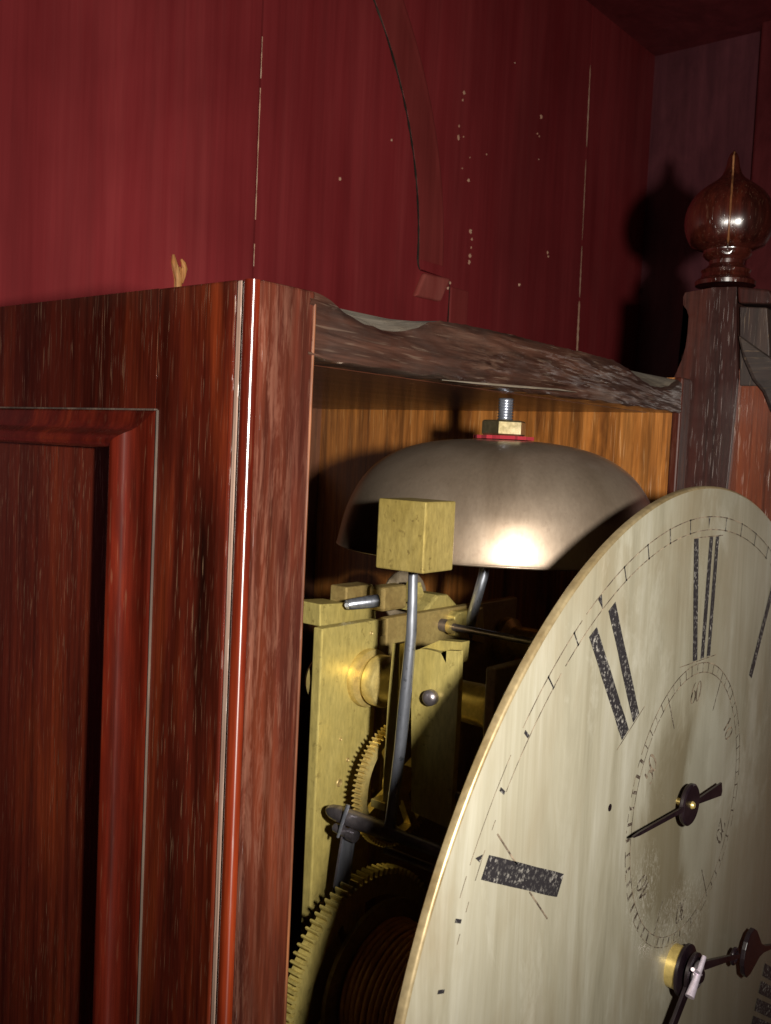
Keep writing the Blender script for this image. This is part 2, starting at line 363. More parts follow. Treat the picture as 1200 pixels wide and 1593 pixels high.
# pale bare wood showing along the split near the right
bm=bmesh.new()
for z0,z1,wd in ((.24,.285,.0022),(.288,.33,.0010),(.335,.40,.0007),(.41,.475,.0010)):
    n=14; L=[];Rr=[]
    for i in range(n+1):
        z=z0+(z1-z0)*i/n; xc=.4564+(.4320-.4564)*(z+.5)/.975; ww=wd*(.35+.65*math.sin(math.pi*i/n)**.5)*random.uniform(.5,1.1)
        L.append(bm.verts.new((xc-ww,YW-.0002,z))); Rr.append(bm.verts.new((xc+ww,YW-.0002,z)))
    for i in range(n): bm.faces.new((L[i],Rr[i],Rr[i+1],L[i+1]))
mk('bare_split',bm,P_BARE,wall)
bm=bmesh.new()
for z0,z1,wd in ((.250,.262,.0003),(.275,.345,.00045),(.35,.372,.0003)):
    n=14; L=[];Rr=[]
    for i in range(n+1):
        z=z0+(z1-z0)*i/n; ww=wd*random.uniform(.3,1.1)
        L.append(bm.verts.new((.0738-ww,YW-.0002,z))); Rr.append(bm.verts.new((.0738+ww,YW-.0002,z)))
    for i in range(n): bm.faces.new((L[i],Rr[i],Rr[i+1],L[i+1]))
mk('bare_split',bm,P_BARE,wall)
# arch moulding: a flat band with a soft outer bead
bm=bmesh.new(); n=60
prof=[(RI+.0006,0),(RI+.0012,-.0005),(RI+.006,-.0008),(RI+.022,-.0008),(RI+.0250,-.0008),(RI+.0262,-.0011),(RI+.0272,-.0010),(RI+.0278,-.0006),(RI+.0284,0)]
rows=[]
for i in range(n+1):
    a=-math.pi/2+.0+ (math.pi)*i/n
    rows.append([bm.verts.new((r*math.sin(a),YW+h+.0002,.28+r*math.cos(a))) for r,h in prof])
for A,B in zip(rows,rows[1:]):
    for k in range(len(prof)-1): bm.faces.new((A[k],A[k+1],B[k+1],B[k]))
mk('arch_moulding',bm,P_RED2,wall,smooth='auto')
def crack(pts,w,mat=None):  # dark strip over a gap, the gap's shade put into its colour
    bm=bmesh.new(); prev=None
    for i,(x,z) in enumerate(pts):
        x2,z2=pts[min(i+1,len(pts)-1)]; x1,z1=pts[max(i-1,0)]; l=math.hypot(x2-x1,z2-z1); nx_,nz_=-(z2-z1)/l,(x2-x1)/l
        ww=w*(.6+.5*noise.noise(Vector((i*.8,w*999,1)))+.3*random.random())
        row=[bm.verts.new((x-nx_*ww,YW-.0003,z-nz_*ww)),bm.verts.new((x+nx_*ww,YW-.0003,z+nz_*ww))]
        if prev: bm.faces.new((prev[0],prev[1],row[1],row[0]))
        prev=row
    mk('crack',bm,P_CRACKD,wall)
crack([((RI+.0001)*math.sin(a),.28+(RI+.0001)*math.cos(a)) for a in [R_(20+70*i/70) for i in range(71)]]+[(.2182,.276),(.2200,.2735)],.0012)
crack([(.2525,.2725),(.2542,.268),(.2543,.262),(.2542,.255),(.2543,.248),(.2543,.235)],.0009)
# impost block where the arch springs
mk('impost_block',pr([(.2135,.2550),(.2420,.2556),(.2516,.2726),(.2225,.2716)],1,YW-.0035,YW+.001),P_BLOCK,wall,bevel=.0018,segs=3)
mk('impost_strip',bx(.2553,.276,YW-.0012,YW+.001,-.4,.268),P_RED2,wall,bevel=.0008)
# chips in the paint with pale wood showing
chips=[(722,145,5),(720,156,3),(714,196,3),(713,214,6),(721,213,2),(729,281,5),(731,245,2),(719,262,2),(732,360,7),(734,372,4),(731,398,6),(730,408,5),(733,385,3),(842,182,6),(836,208,3),(839,212,3),(838,248,2),(808,443,5),(852,393,4),(853,399,3),(529,278,5),(700,440,5),(609,218,3),(801,98,2),(697,448,4),(757,240,2)]
for px,py,rr in chips:
    c=at(px,py,1,YW); r=rr*.00021
    bm=bmesh.new(); k=9; vs=[]
    for i in range(k):
        a=2*math.pi*i/k; q=r*random.uniform(.55,1.15)
        vs.append((c.x+q*1.15*math.cos(a),c.z+q*1.35*math.sin(a)))
    prism(bm,vs,1,YW-.0004,YW+.0004)
    mk('paint_chip',bm,P_BARE,wall)
# far end of the alcove
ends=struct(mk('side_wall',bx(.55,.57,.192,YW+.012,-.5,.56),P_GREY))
struct(mk('side_wall',bx(.535,.57,-.9,.190,-.5,.56),P_SHADED,None,bevel=.002))
struct(mk('ceiling',bx(-1.2,.57,-.9,YW+.03,.522,.55),P_SHADED))
struct(mk('floor',bx(-1.2,.57,-.9,YW+.03,-.52,-.5),P_RED))

# ============================================================ CLOCK CASE
case=empty('clock_case',(0,.17,-.48),'dark red stained oak clock case with open front, panelled left side and chewed top rail','clock case')
YF=.058; ZT=.191; ZB=-.45
# left side: corner post with bead, rail, bolection moulding and panel
def zprof(pts,z0,z1,mat,name,parent,**k): return mk(name,pr(pts,2,z0,z1),mat,parent,**k)
# slightly uneven top edge on the post
post=[(-.1145,YF),(-.1322,YF),(-.1322,YF+.0006)]
mk('front_stile',bx(-.1322,-.1145,YF,YF+.022,ZB,ZT),W_STILE,case,bevel=.0007,label='worn front stile with scuffed varnish')
bm=bmesh.new(); c=( -.1333,YF+.0022); rr=.0021
pts=[(c[0]+rr*math.cos(a),c[1]+rr*math.sin(a)) for a in [R_(-80-12*i) for i in range(0,17)]]
prism(bm,[(-.1318,YF+.006)]+[(-.1318,YF+.0012)]+pts+[(-.1330,YF+.006)],2,ZB,ZT-.0002)
mk('corner_bead',bm,W_MOULD,case,smooth='auto')
mk('dusty_fillet',bx(-.1347,-.1310,YF+.0045,YF+.0060,ZB,ZT-.0002),W_FILLET,case,bevel=.0003,label='pale dust-filled fillet along the corner bead')
mk('side_stile',bx(-.135,-.1235,YF+.0063,.0935,ZB,ZT),W_SIDE,case,bevel=.0006)
mk('side_rail',bx(-.135,-.1235,.0935,.285,.158,ZT),W_SIDE,case)
mk('side_panel',bx(-.1336,-.1250,.10,.285,ZB,.158),W_PANEL,case)
# moulding swept round the corner of the panel
pf=[(0,-.001),(0,.0002),(.0005,.0006),(.0014,.0008),(.0040,.0012),(.0058,.0018),(.0070,.0028),(.0079,.0041),(.0088,.0052),(.0100,.0060),(.0112,.0062),(.0122,.0057),(.0129,.0046),(.0132,.0030),(.0133,.001),(.0133,-.0055)]
def mould(name,along):
    bm=bmesh.new(); rows=[]
    for s in (0,1):
        row=[]
        for d,h in pf:
            if along=='z':
                d2=d; y=.0925+d2; z=(.1603-d*.78) if s==0 else ZB
            else:
                z=.1603-d*.78; y=(.0925+d) if s==0 else .285
            row.append(bm.verts.new((-.135-h,y,z)))
        rows.append(row)
    # subdivide lengthwise for slight waviness
    A,B=rows
    for k in range(len(pf)-1): bm.faces.new((A[k],A[k+1],B[k+1],B[k]))
    return mk(name,bm,W_MOULD,case,smooth='auto')
mould('panel_moulding','z'); mould('panel_moulding','y')
mk('joint_dust',bx(-.1360,-.1345,.0924,.285,.1601,.1606),W_LINE,case,bevel=.0002,label='pale dust line above the panel moulding')
mk('joint_dust',bx(-.1356,-.1345,.0919,.0924,ZB,.1603),W_LINE,case,bevel=.0002,label='pale dust line beside the panel moulding')
mk('worn_edge',bx(-.1150,-.1142,YF-.0002,YF+.003,ZB,ZT-.002),W_EDGE,case,bevel=.0003,label='orange worn inner edge of the front stile')
mk('left_inner_board',bx(-.1235,-.1150,YF+.022,.285,ZB,ZT-.004),W_BACK,case)
# right side
mk('right_stile',bx(.1110,.1212,YF,YF+.004,ZB,ZT-.001),W_STILE,case,bevel=.0008)
mk('right_board',bx(.1120,.1210,YF+.004,.285,ZB,ZT-.001),W_INNER,case,label='golden oak inner face of the right side')
mk('back_board',bx(-.115,.112,.2705,.285,ZB,ZT-.004),W_BACK,case)
mk('top_board',bx(-.115,.112,YF+.016,.2705,.1748,.1785),W_SOFFIT,case)
mk('bottom_board',bx(-.115,.112,YF,.2705,ZB,ZB+.01),W_BACK,case)
# chewed top rail
prof_px=[(488,452),(505,458),(520,468),(540,484),(560,497),(585,507),(610,514),(630,516),(650,511),(672,502),(690,498),(740,507),(800,520),(860,536),(920,550),(960,560),(983,572),(1000,590),(1015,599),(1032,603),(1046,599),(1056,590)]
fx=[at(x,y,1,YF) for x,y in prof_px]
def top_z(x):
    if x<=fx[0].x: return fx[0].z
    for a,b in zip(fx,fx[1:]):
        if x<=b.x:
            return a.z+(b.z-a.z)*(x-a.x)/(b.x-a.x)
    return fx[-1].z
bm=bmesh.new(); nx=200; nz=40; X0,X1=-.1165,.1108; grid=[]
def smooth(t): return t*t*(3-2*t)
for i in range(nx+1):
    x=X0+(X1-X0)*i/nx; zt=top_z(x)+.0004*noise.noise(Vector((x*260,0,3))); zb=.1746+.0009*noise.noise(Vector((x*90,2,1)))
    col=[]
    for j in range(nz+1):
        t=j/nz; z=zb+(zt-zb)*t
        y=YF+.0007*noise.noise(Vector((x*28,z*90,0)))+.0006*noise.noise(Vector((x*45,z*420+x*60,5)))+.00035*noise.noise(Vector((x*110,z*1300+x*90,5)))
        # undercut gouge at the lower edge towards the middle
        g=math.exp(-((x+.005)/.045)**2)
        y+= .0032*smooth(max(0,1-t*3.2))*g
        y+= .0025*max(0,t-.85)/.15*(.4+.6*abs(noise.noise(Vector((x*40,9,9)))))
        if j in(0,): y+=.0006
        col.append(bm.verts.new((x,y,z)))
    grid.append(col)
for i in range(nx):
    for j in range(nz): bm.faces.new((grid[i][j],grid[i+1][j],grid[i+1][j+1],grid[i][j+1]))
topy=[c[-1].co.y for c in grid]; topz=[c[-1].co.z for c in grid]
# underside and sloping scooped top
bot=[bm.verts.new((c[0].co.x,YF+.017,.1750)) for c in grid]
for i in range(nx): bm.faces.new((grid[i][0],bot[i],bot[i+1],grid[i+1][0]))
mk('top_rail',bm,W_RAIL,case,smooth='auto')
bm=bmesh.new(); prev=None
for i in range(nx+1):
    x=grid_x=X0+(X1-X0)*i/nx; zt=top_z(x)+.0004*noise.noise(Vector((x*260,0,3)))-.0001
    back=.1955 if -.1035<x<-.0560 else (.1925 if x>.0650 else max(zt,.190))
    zf=at(0,0,1,0)
    # the surface rises from the cut front edge to the straight rear edge
    rb=max(zt,min(back,.1915))
    fc=grid[i][-1].co if False else None
    row=[bm.verts.new((x,topy[i]+.0001,topz[i]-.0001)),bm.verts.new((x,YF+.008,zt+(rb-zt)*.45)),bm.verts.new((x,YF+.016,rb)),bm.verts.new((x,YF+.0165,.1786))]
    if prev:
        for a in range(3): bm.faces.new((prev[a],row[a],row[a+1],prev[a+1]))
    prev=row
mk('scooped_cut',bm,W_DUST,case,smooth='auto',label='pale dusty scooped cuts behind the top rail edge')

def shard(pts,r,name='torn_fibre'):
    P=[at(x,y,1,YF-.0004) for x,y in pts]
    mk(name,tb(P,r,6),W_EDGE if name=='torn_fibre' else W_DUST,case,smooth='auto')
shard([(688,591),(740,596),(800,601),(868,606),(898,610)],[.0001,.0003,.0004,.0003,.0001],'pale_edge_line')  # thin pale strand along the rail's lower edge

# orange splinter on the case top
def sliver(pts,wd):
    P=[at(x,y,1,YW-.0006) for x,y in pts]
    mk('splintered_wood',tb(P,wd,8),W_SPLINT,wall,smooth='auto',label='patch of bare orange wood where the red paint has split off')
sliver([(277,448),(277,434),(274,420),(271,408),(270,396)],[.0020,.0021,.0019,.0016,.0007])
sliver([(281,440),(284,428),(287,418),(286,410),(282,403)],[.0014,.0018,.0016,.0013,.0005])
sliver([(278,436),(281,425),(280,415)],[.0014,.0012,.0004])

# ============================================================ HOOD WITH FINIAL beyond the case
HX=.138
hood=empty('clock_hood',(HX+.02,.07,-.48),'dark oak clock hood with round finial standing right of the open case','clock hood')
h=lambda x,y:(at(x,y,0,HX).y,at(x,y,0,HX).z)
pp=[h(*p) for p in [(1066,455),(1063,462),(1063,474),(1069,482),(1072,492),(1070,520),(1067,540),(1061,560),(1054,576),(1047,590)]]
pp=pp+[(pp[-1][0],-.45),(.0665,-.45),h(1148,590),h(1146,500),(h(1146,460)),h(1146,446),h(1110,447)]
mk('corner_post',pr(pp,0,HX,HX+.035),W_POST,hood,bevel=.001)
mk('hood_side',bx(HX+.002,HX+.03,-.05,.0662,-.45,.1965),W_HOOD,hood,bevel=.0012)
cap=[h(1150,447),h(1200,452),h(1206,462),h(1204,474),h(1152,473)]
cp=[(y,z) for y,z in cap]
mk('cap_moulding',pr(cp,0,HX-.003,HX+.03),W_POST,hood,bevel=.0012,segs=3)
mk('frieze_block',pr([h(1150,476),h(1192,478),h(1196,540),h(1196,600),h(1150,600)],0,HX+.001,HX+.03),W_GREY,hood,bevel=.0008)
sh=[h(1149,520),h(1160,528),h(1178,541),h(1200,556),h(1230,585),h(1230,660),h(1200,640),h(1188,610),h(1172,592),h(1158,560)]
mk('dusty_shoulder',pr(sh,0,HX-.002,HX+.028),W_SHLD,hood,bevel=.0015)
# finial
FC=at(1135,345,0,HX+.016); fr=.0197; KS=.88
fz=lambda py: at(1135,py,0,HX+.016).z
z0=fz(442); prof=[(r*KS,z0+(z-z0)*KS) for r,z in [(.0150,z0-.001),(.0152,z0+.0010),(.0140,z0+.0022),(.0125,z0+.0030),(.0118,z0+.0052),(.0125,z0+.0068),(.0105,z0+.0080),(.0086,z0+.0100),(.0088,z0+.0118),(.0112,z0+.0135),(.0122,z0+.0150),(.0118,z0+.0162),(.0120,z0+.0170)]]
zc=FC.z
for i in range(1,17):
    a=R_(-52+i*8.0)
    rr=fr*math.cos(a); zz=zc+fr*.96*math.sin(a)
    if zz>z0+.0154 and a<R_(50): prof.append((rr,zz))
prof+= [(r*KS,zc+z*KS) for r,z in [(.0125,.0178),(.0092,.0200),(.0066,.0219),(.0050,.0238),(.0041,.0260),(.0035,.0278),(.0031,.0300),(.0026,.0325),(.0017,.0345),(.0006,.0355)]]
import_dir=(CAM-Vector((FC.x,FC.y,CAM.z))); azi=math.atan2(import_dir.y,import_dir.x)
bm=bmesh.new()
Mz=frame_to((0,0,1)); 
# azimuth of the seam towards the viewer, in the lathe's frame
loc_=Mz.inverted()@Vector((math.cos(azi),math.sin(azi),0)); saz=math.atan2(loc_.y,loc_.x)
def md(a,hh):
    d=(a-saz+math.pi)%(2*math.pi)-math.pi
    k=1 if zc-.016<hh<zc+.019 else 0
    return 1-.055*k*math.exp(-(d/.30)**2)
lathe(bm,prof,(FC.x,FC.y,0),(0,0,1),96,md)
fin=mk('finial',bm,W_FINIAL,hood,smooth='auto')
bm=bmesh.new(); pts=[]
for r,z in prof[12:]:
    rr=r*(.945 if zc-.016<z<zc+.019 else 1)+.0002
    pts.append((FC.x+rr*math.cos(azi),FC.y+rr*math.sin(azi),z))
tube(bm,pts,[.0005+.00018*noise.noise(Vector((i*.6,0,0))) for i in range(len(pts))],8)
s_=mk('seam',bm,W_SEAM,None,smooth=True,label='worn light brown seam down the finial'); s_.parent=fin; s_.location=(0,0,0)

# ============================================================ CLOCK MOVEMENT
mv=empty('clock_movement',(0,.06,-.1),'brass clock movement with silvered round dial, bell and square hammer inside the case','clock movement')
# back plate, in two limbs
mk('back_plate',bx(-.0620,-.0335,.1,.1040,-.12,.0945),BRASS,mv,bevel=.0005)
mk('back_plate',bx(-.0290,.0560,.1,.1035,-.12,.0945),BRASS_D,mv,bevel=.0005)
mk('plate_bridge',bx(-.0345,-.0280,.1005,.1035,.0885,.0940),BRASS_D,mv)
mk('front_plate',bx(-.060,.060,.0345,.0380,-.12,.0930),BRASS_D,mv,bevel=.0005)
def spot(px,py,y): return at(px,py,1,y)
for px,py,r in ((528,1218,.0011),(541,1182,.0006),(530,1150,.0005),(578,985,.0006),(580,1230,.0006)):
    c=spot(px,py,.1); mk('punch_mark',la([(r*1.3,0),(r,.0003),(r*.6,.00005),(r*.1,.0)],(c.x,.1,c.z),(0,-1,0),16,caps=False),BRASS_D,mv,smooth='auto')
# turned pillar between the plates
pc=spot(570,1053,.1); 
mk('pillar',la([(.0098,0),(.0100,.0012),(.0098,.0026),(.0074,.0030),(.0072,.0045),(.0086,.0052),(.0088,.0090),(.0084,.0098),(.0070,.0104),(.0066,.0115),(.0064,.020),(.0062,.034),(.0066,.050),(.0085,.054),(.0088,.062)],(pc.x,.1,pc.z),(0,-1,0),64),BRASS_B,mv,smooth='auto')
# its end showing left of the plate
mk('pillar_end',la([(.0085,0),(.0085,.004),(.007,.006)],(pc.x-.0125,.1041,pc.z),(0,1,0),48),BRASS_B,mv,smooth='auto')
# four more pillars in the dark
for x,z in ((.048,.078),(-.05,-.1),(.048,-.1)):
    mk('pillar',la([(.009,0),(.009,.003),(.0062,.005),(.006,.055),(.009,.06),(.009,.062)],(x,.1,z),(0,-1,0),32),BRASS_B,mv,smooth='auto')
# cock on top
ck=[(498,940),(540,938),(585,947),(586,975),(498,975)]
Yk=.112; k=[spot(x,y,Yk) for x,y in ck]
mk('back_cock',pr([(a.x,a.z) for a in k],1,Yk,Yk+.012),BRASS,mv,bevel=.0004)
c_=spot(560,928,.118)
mk('cock_block',bx(c_.x-.0075,c_.x+.0075,.118,.126,c_.z-.006,c_.z+.004),BRASS_D,mv,bevel=.0006)
a1=spot(538,941,.1085); a2=spot(576,936,.104)
b_=bmesh.new(); d_=(a2-a1).normalized(); tube(b_,[a1+Vector((0,-.0005,0)),a1+d_*.0004,a1+d_*.002,a2,a2+d_*.003],[.0008,.0016,.0019,.0022,.0022],24)
mk('cock_screw',b_,STEEL,mv,smooth='auto')
# small brass block, nut and disc behind
c_=spot(612,925,.108)
mk('banking_block',bx(c_.x-.008,c_.x+.006,.106,.113,c_.z-.0055,c_.z+.0035),BRASS_D,mv,bevel=.0012)
mk('square_nut',la([(.0045,0),(.0045,.003)],(c_.x+.010,.108,c_.z),(1,-.3,0),6),BRASS,mv)
dc=spot(628,928,.125)
mk('fly_disc',la([(.0001,0),(.0100,0),(.0106,.0005),(.0106,.0014),(.0100,.0018),(.0001,.0018)],(dc.x,.125,dc.z),(-.25,-1,.1),64,caps=False),metal('cloudy_disc',(.22,.17,.11),(.40,.32,.22),.6,.4),mv,smooth='auto')
mk('saddle',pr([(spot(632,945,.112).x,.0930),(spot(655,925,.112).x,.0992),(spot(672,930,.112).x,.0988),(spot(690,946,.112).x,.0930)],1,.104,.116),BRASS,mv,bevel=.001)
# right hand top lug with arbor
l_=[spot(x,y,.104) for x,y in [(683,955),(690,948),(728,940),(731,998),(683,985)]]
mk('top_lug',pr([(a.x,a.z) for a in l_],1,.0965,.104),BRASS,mv,bevel=.0006)
ar=spot(692,971,.1)
mk('upper_arbor',la([(.0024,-.002),(.0024,.002),(.0014,.003),(.0013,.012),(.0013,.040),(.0022,.041),(.0022,.046),(.0012,.047),(.0012,.062)],(ar.x-.002,.0985,ar.z),(0,-1,0),24),STEEL_D,mv,smooth='auto')
mk('arbor_collet',la([(.0026,0),(.0028,.001),(.0026,.002)],(ar.x-.002,.0965,ar.z),(0,-1,0),24),BRASS_B,mv,smooth='auto')
# hammer bracket plate facing the side
BXX=-.0555
g=lambda x,y,X=BXX:(at(x,y,0,X).y,at(x,y,0,X).z)
br=[g(640,1262),g(640,1100),g(645,1012)]+[g(650+ i*5.2, 1009+ .0155*(i*5.2)**1.85*.62) for i in range(1,8)]+[g(694,1032),g(695,1012),g(714,1013),g(713,1080),g(706,1200),g(700,1290)]
mk('hammer_bracket',pr(br,0,BXX,BXX+.0022),BRASS,mv,bevel=.0003)
mk('bracket_strip',pr([g(614,1000),g(625,1000),g(624,1060),g(619,1150),g(608,1250),g(598,1252),g(600,1190),g(606,1090)],0,BXX-.001,BXX+.005),BRASS,mv,bevel=.0004)
mk('bracket_foot',bx(BXX-.002,BXX+.006,g(583,1246)[0]-.006,g(583,1246)[0],g(590,1255)[1],g(590,1242)[1]),BRASS,mv,bevel=.0003)
mk('bracket_back',pr([g(660,1008,BXX+.012),g(690,995,BXX+.012),g(725,998,BXX+.012),g(722,1030,BXX+.012),g(690,1040,BXX+.012)],0,BXX+.010,BXX+.014),BRASS,mv)
st=at(673,1084,0,BXX)
mk('stud',la([(.0016,-.001),(.0018,.0004),(.0024,.0005),(.0024,.0022),(.0019,.0029),(.0009,.0033)],st,(-1,-.15,0),24),STEEL_D,mv,smooth='auto')
# hammer
hx=-.0625
stem=[(643,885),(642,930),(640,985),(635,1040),(628,1110),(622,1170),(613,1235),(607,1285)]
sp_=[at(x,y,0,hx-.003*(1-i/7.)) for i,(x,y) in enumerate(stem)]
mk('hammer_stem',tb(sp_,[.0014,.00145,.0016,.0018,.0019,.0018,.0016,.0018],24),STEEL,mv,smooth='auto')
hc=at(657,837,0,-.0685)
bm=bmesh.new(); HW=(.0076,.0083,.0100); box(bm,-HW[0],HW[0],-HW[1],HW[1],-HW[2],HW[2])
bmesh.ops.rotate(bm,verts=bm.verts[:],cent=(0,0,0),matrix=Matrix.Rotation(R_(3),3,'Z'))
cc=at(657,837,0,-.0765)+Vector((HW[0],HW[1]*.98,0))
bmesh.ops.translate(bm,verts=bm.verts[:],vec=cc)
mk('hammer_head',bm,BRASS_H,mv,bevel=.00045,label='square pitted brass hammer head')
e0=at(512,1260,0,-.062); 
mk('hammer_arbor',la([(.0008,-.0008),(.0016,0),(.0022,.0014),(.0026,.004),(.0027,.012),(.0027,.027),(.002,.028),(.002,.05)],e0,(0,-1,0),28),STEEL_D,mv,smooth='auto')
mk('arbor_pin',tb([at(542,1252,0,-.0645),at(536,1270,0,-.0655),at(526,1302,0,-.0645)],[.0007,.0006,.0005],12),STEEL,mv,smooth='auto')
mk('short_arbor',la([(.0006,-.0006),(.0013,0),(.0015,.002),(.0015,.006),(.002,.0062),(.002,.009)],at(521,1287,0,-.063),(0,-1,-.05),20),STEEL_D,mv,smooth='auto')
bl=[at(x,y,0,-.0625) for x,y in [(533,1286),(552,1296),(540,1400),(512,1412)]]
mk('spring_blade',pr([(p.y,p.z) for p in bl],0,-.0625,-.0617),STEEL,mv,bevel=.0002)
mk('blade_edge',tb([at(x,y,0,-.0630) for x,y in [(541,1272),(534,1290),(525,1345),(514,1415)]],.00035,8),STEEL_D,mv)
# wheels
gear('warning_wheel',-.0356,.0413,.0216,.0850,.0885,80,.0016,BRASS_B,mv,rimw=.004)
gear('great_wheel',-.0542,-.0184,.0362,.0800,.0850,88,.0022,BRASS,mv,rimw=.0085,hub=.009)
gear('centre_wheel',.012,.012,.030,.066,.0685,84,.0018,BRASS_D,mv,rimw=.004)
# barrel wound with gut line
bcx,bcz=-.0500,-.0200
mk('barrel',la([(.0272,0),(.0272,.0015),(.0188,.0016),(.0188,.030),(.022,.0302),(.022,.032)],(bcx,.0795,bcz),(0,-1,0),64),BRASS_D,mv,smooth='auto')
for i in range(13):
    y=.0770-i*.0022; bm=bmesh.new(); rg=.0200+ (.0003 if i%3 else .0006)
    n=72; rings=[]
    for a in range(n):
        t=2*math.pi*a/n; yy=y+.0002*math.sin(t+i)
        ring=[]
        for b in range(8):
            f=2*math.pi*b/8; q_=rg+.00105*math.cos(f)
            ring.append(bm.verts.new((bcx+q_*math.sin(t),yy+.00105*math.sin(f),bcz+q_*math.cos(t))))
        rings.append(ring)
    for a in range(n):
        A=rings[a];B=rings[(a+1)%n]
        for b in range(8): bm.faces.new((A[b],A[(b+1)%8],B[(b+1)%8],B[b]))
    mk('gut_coil',bm,GUT,mv,smooth=True)
gear('ratchet_wheel',bcx,bcz,.0265,.0435,.0462,28,.003,BRASS_D,mv,rimw=.008,hub=.007)
# arbors seen in the gloom
for (px,py,y,z_) in ((735,1245,.045,0),(640,1338,.06,0)):
    p_=spot(px,py,y); mk('arbor',tb([(p_.x,.058 if y<.05 else .07,p_.z),(p_.x,.036,p_.z)],.0012,12),STEEL_D,mv,smooth='auto')
# bell
BC=Vector((.0045,.078,0)); zr=.1195; zt=.1585
bp=[(.0008,zt),(.008,zt),(.018,zt-.0006),(.028,zt-.0022),(.037,zt-.0052),(.0445,zt-.0100),(.0500,zt-.0162),(.0538,zt-.0235),(.0560,zt-.0305),(.0575,zt-.0375),(.0580,zr),(.0572,zr-.0004),(.0562,zr+.0006),(.0535,zr+.011),(.048,zr+.020),(.040,zr+.028),(.028,zr+.0335),(.012,zr+.036),(.0008,zr+.0365)]
def cr_(P,m_=6):
    o_=[]
    for i in range(len(P)-1):
        p0=P[max(i-1,0)];p1=P[i];p2=P[i+1];p3=P[min(i+2,len(P)-1)]
        for j in range(m_):
            t=j/m_
            o_.append(tuple(.5*((2*p1[k])+(-p0[k]+p2[k])*t+(2*p0[k]-5*p1[k]+4*p2[k]-p3[k])*t*t+(-p0[k]+3*p1[k]-3*p2[k]+p3[k])*t**3) for k in (0,1)))
    return o_+[P[-1]]
bpp=cr_(bp[:11],5)+cr_(bp[11:],3)
bell=mk('bell',la(bpp,(BC.x,BC.y,0),(0,0,1),128,caps=False),BELLM,mv,smooth=True,label='tarnished steel-grey bell with a flat crown')
wv=[(.0115*(1+.10*math.sin(k*2.1)+.07*math.sin(k*5.3)),) for k in range(40)]
bm=bmesh.new()
wv=[(.0098+.0008*noise.noise(Vector((k*.9,1,4)))+.0005*(k%3),) for k in range(40)]
prism(bm,[(BC.x+wv[k][0]*math.cos(2*math.pi*k/40),BC.y+wv[k][0]*math.sin(2*math.pi*k/40)) for k in range(40)],2,zt+.0002,zt+.0014)
mk('felt_washer',bm,FELT,mv,smooth=False)
NM=metal('nut_brass',(.50,.40,.20),(.70,.58,.36),.95,.3)
nb=la([(.0074,0),(.0081,.0006),(.0081,.0048),(.0075,.0054)],(BC.x,BC.y,zt+.0015),(0,0,1),6); bmesh.ops.rotate(nb,verts=nb.verts[:],cent=(BC.x,BC.y,0),matrix=Matrix.Rotation(R_(20),3,'Z'))
mk('bell_nut',nb,NM,mv)
bm=bmesh.new(); pr_=[]
z=zt+.006
while z<zt+.0142:
    pr_+=[(.0024,z),(.0029,z+.0004),(.0024,z+.0008)]; z+=.0010
lathe(bm,pr_,(BC.x+.0005,BC.y,0),(0,0,1),24)
mk('threaded_bolt',bm,STEEL,mv,smooth='auto')
s1=at(752,895,1,.090); s2=at(737,950,1,.094); s3=at(728,985,1,.098); s4=at(714,1030,1,.103)
mk('bell_stand',tb([(BC.x,BC.y+.006,zr+.034),(s1+Vector((.003,0,.012))),s1,s2,s3,s4,s4+Vector((-.004,0,-.02))],[.0022,.0021,.0020,.0020,.0022,.0024,.0024],16),STEEL,mv,smooth='auto')

# ------------------------------------------------------------ dial
DR=.1466
dial=mk('dial',la([(.001,-.0001),(DR-.0007,-.0001),(DR-.0002,.0002),(DR,.0006),(DR,.0020),(DR-.0004,.0024),(.001,.0024)],(0,0,0),(0,1,0),256),[DIAL,RIM],mv,smooth='auto',label='round silvered brass dial with worn engraving')
for p in dial.data.polygons:
    c=p.center; 
    if math.hypot(c.x,c.z)>DR-.0006: p.material_index=1
for x in (-.05,.05):
    for z in (-.06,.07): mk('dial_foot',tb([(x,.0023,z),(x,.0345,z)],.003,12),BRASS_D,mv)
YD0,YD1=-.00025,-.00005
def sub(name,bm,mat):
    o=mk(name,bm,mat,None); o.parent=dial; o.location=(0,0,0); return o
def quad(bm,P): prism(bm,P,1,YD0,YD1)
def pol(r,deg,off=0,c=(0,0)):
    a=R_(deg); return (c[0]+r*math.sin(a)+off*math.cos(a),c[1]+r*math.cos(a)-off*math.sin(a))
ri,ro=.0937,.1311
def stroke(bm,deg,o_in,o_out,w,r_in=ri,r_out=ro):
    # bar in the numeral's own frame, ends follow the ring
    n=8; A=[];B=[]
    for i in range(n+1):
        t=i/n; r=r_in+(r_out-r_in)*t; o=o_in+(o_out-o_in)*t
        jw=w/2*(1+.05*random.uniform(-1,1))
        A.append(pol(r,deg,o-jw)); B.append(pol(r,deg,o+jw))
    for i in range(n): quad2(bm,A[i],B[i],B[i+1],A[i+1])
def quad2(bm,*P): 
    A=[bm.verts.new((p[0],YD0,p[1])) for p in P]; bm.faces.new(A)
def serif(bm,deg,r,o0,o1,w=.00035):
    quad2(bm,pol(r-w/2,deg,o0),pol(r-w/2,deg,o1),pol(r+w/2,deg,o1),pol(r+w/2,deg,o0))
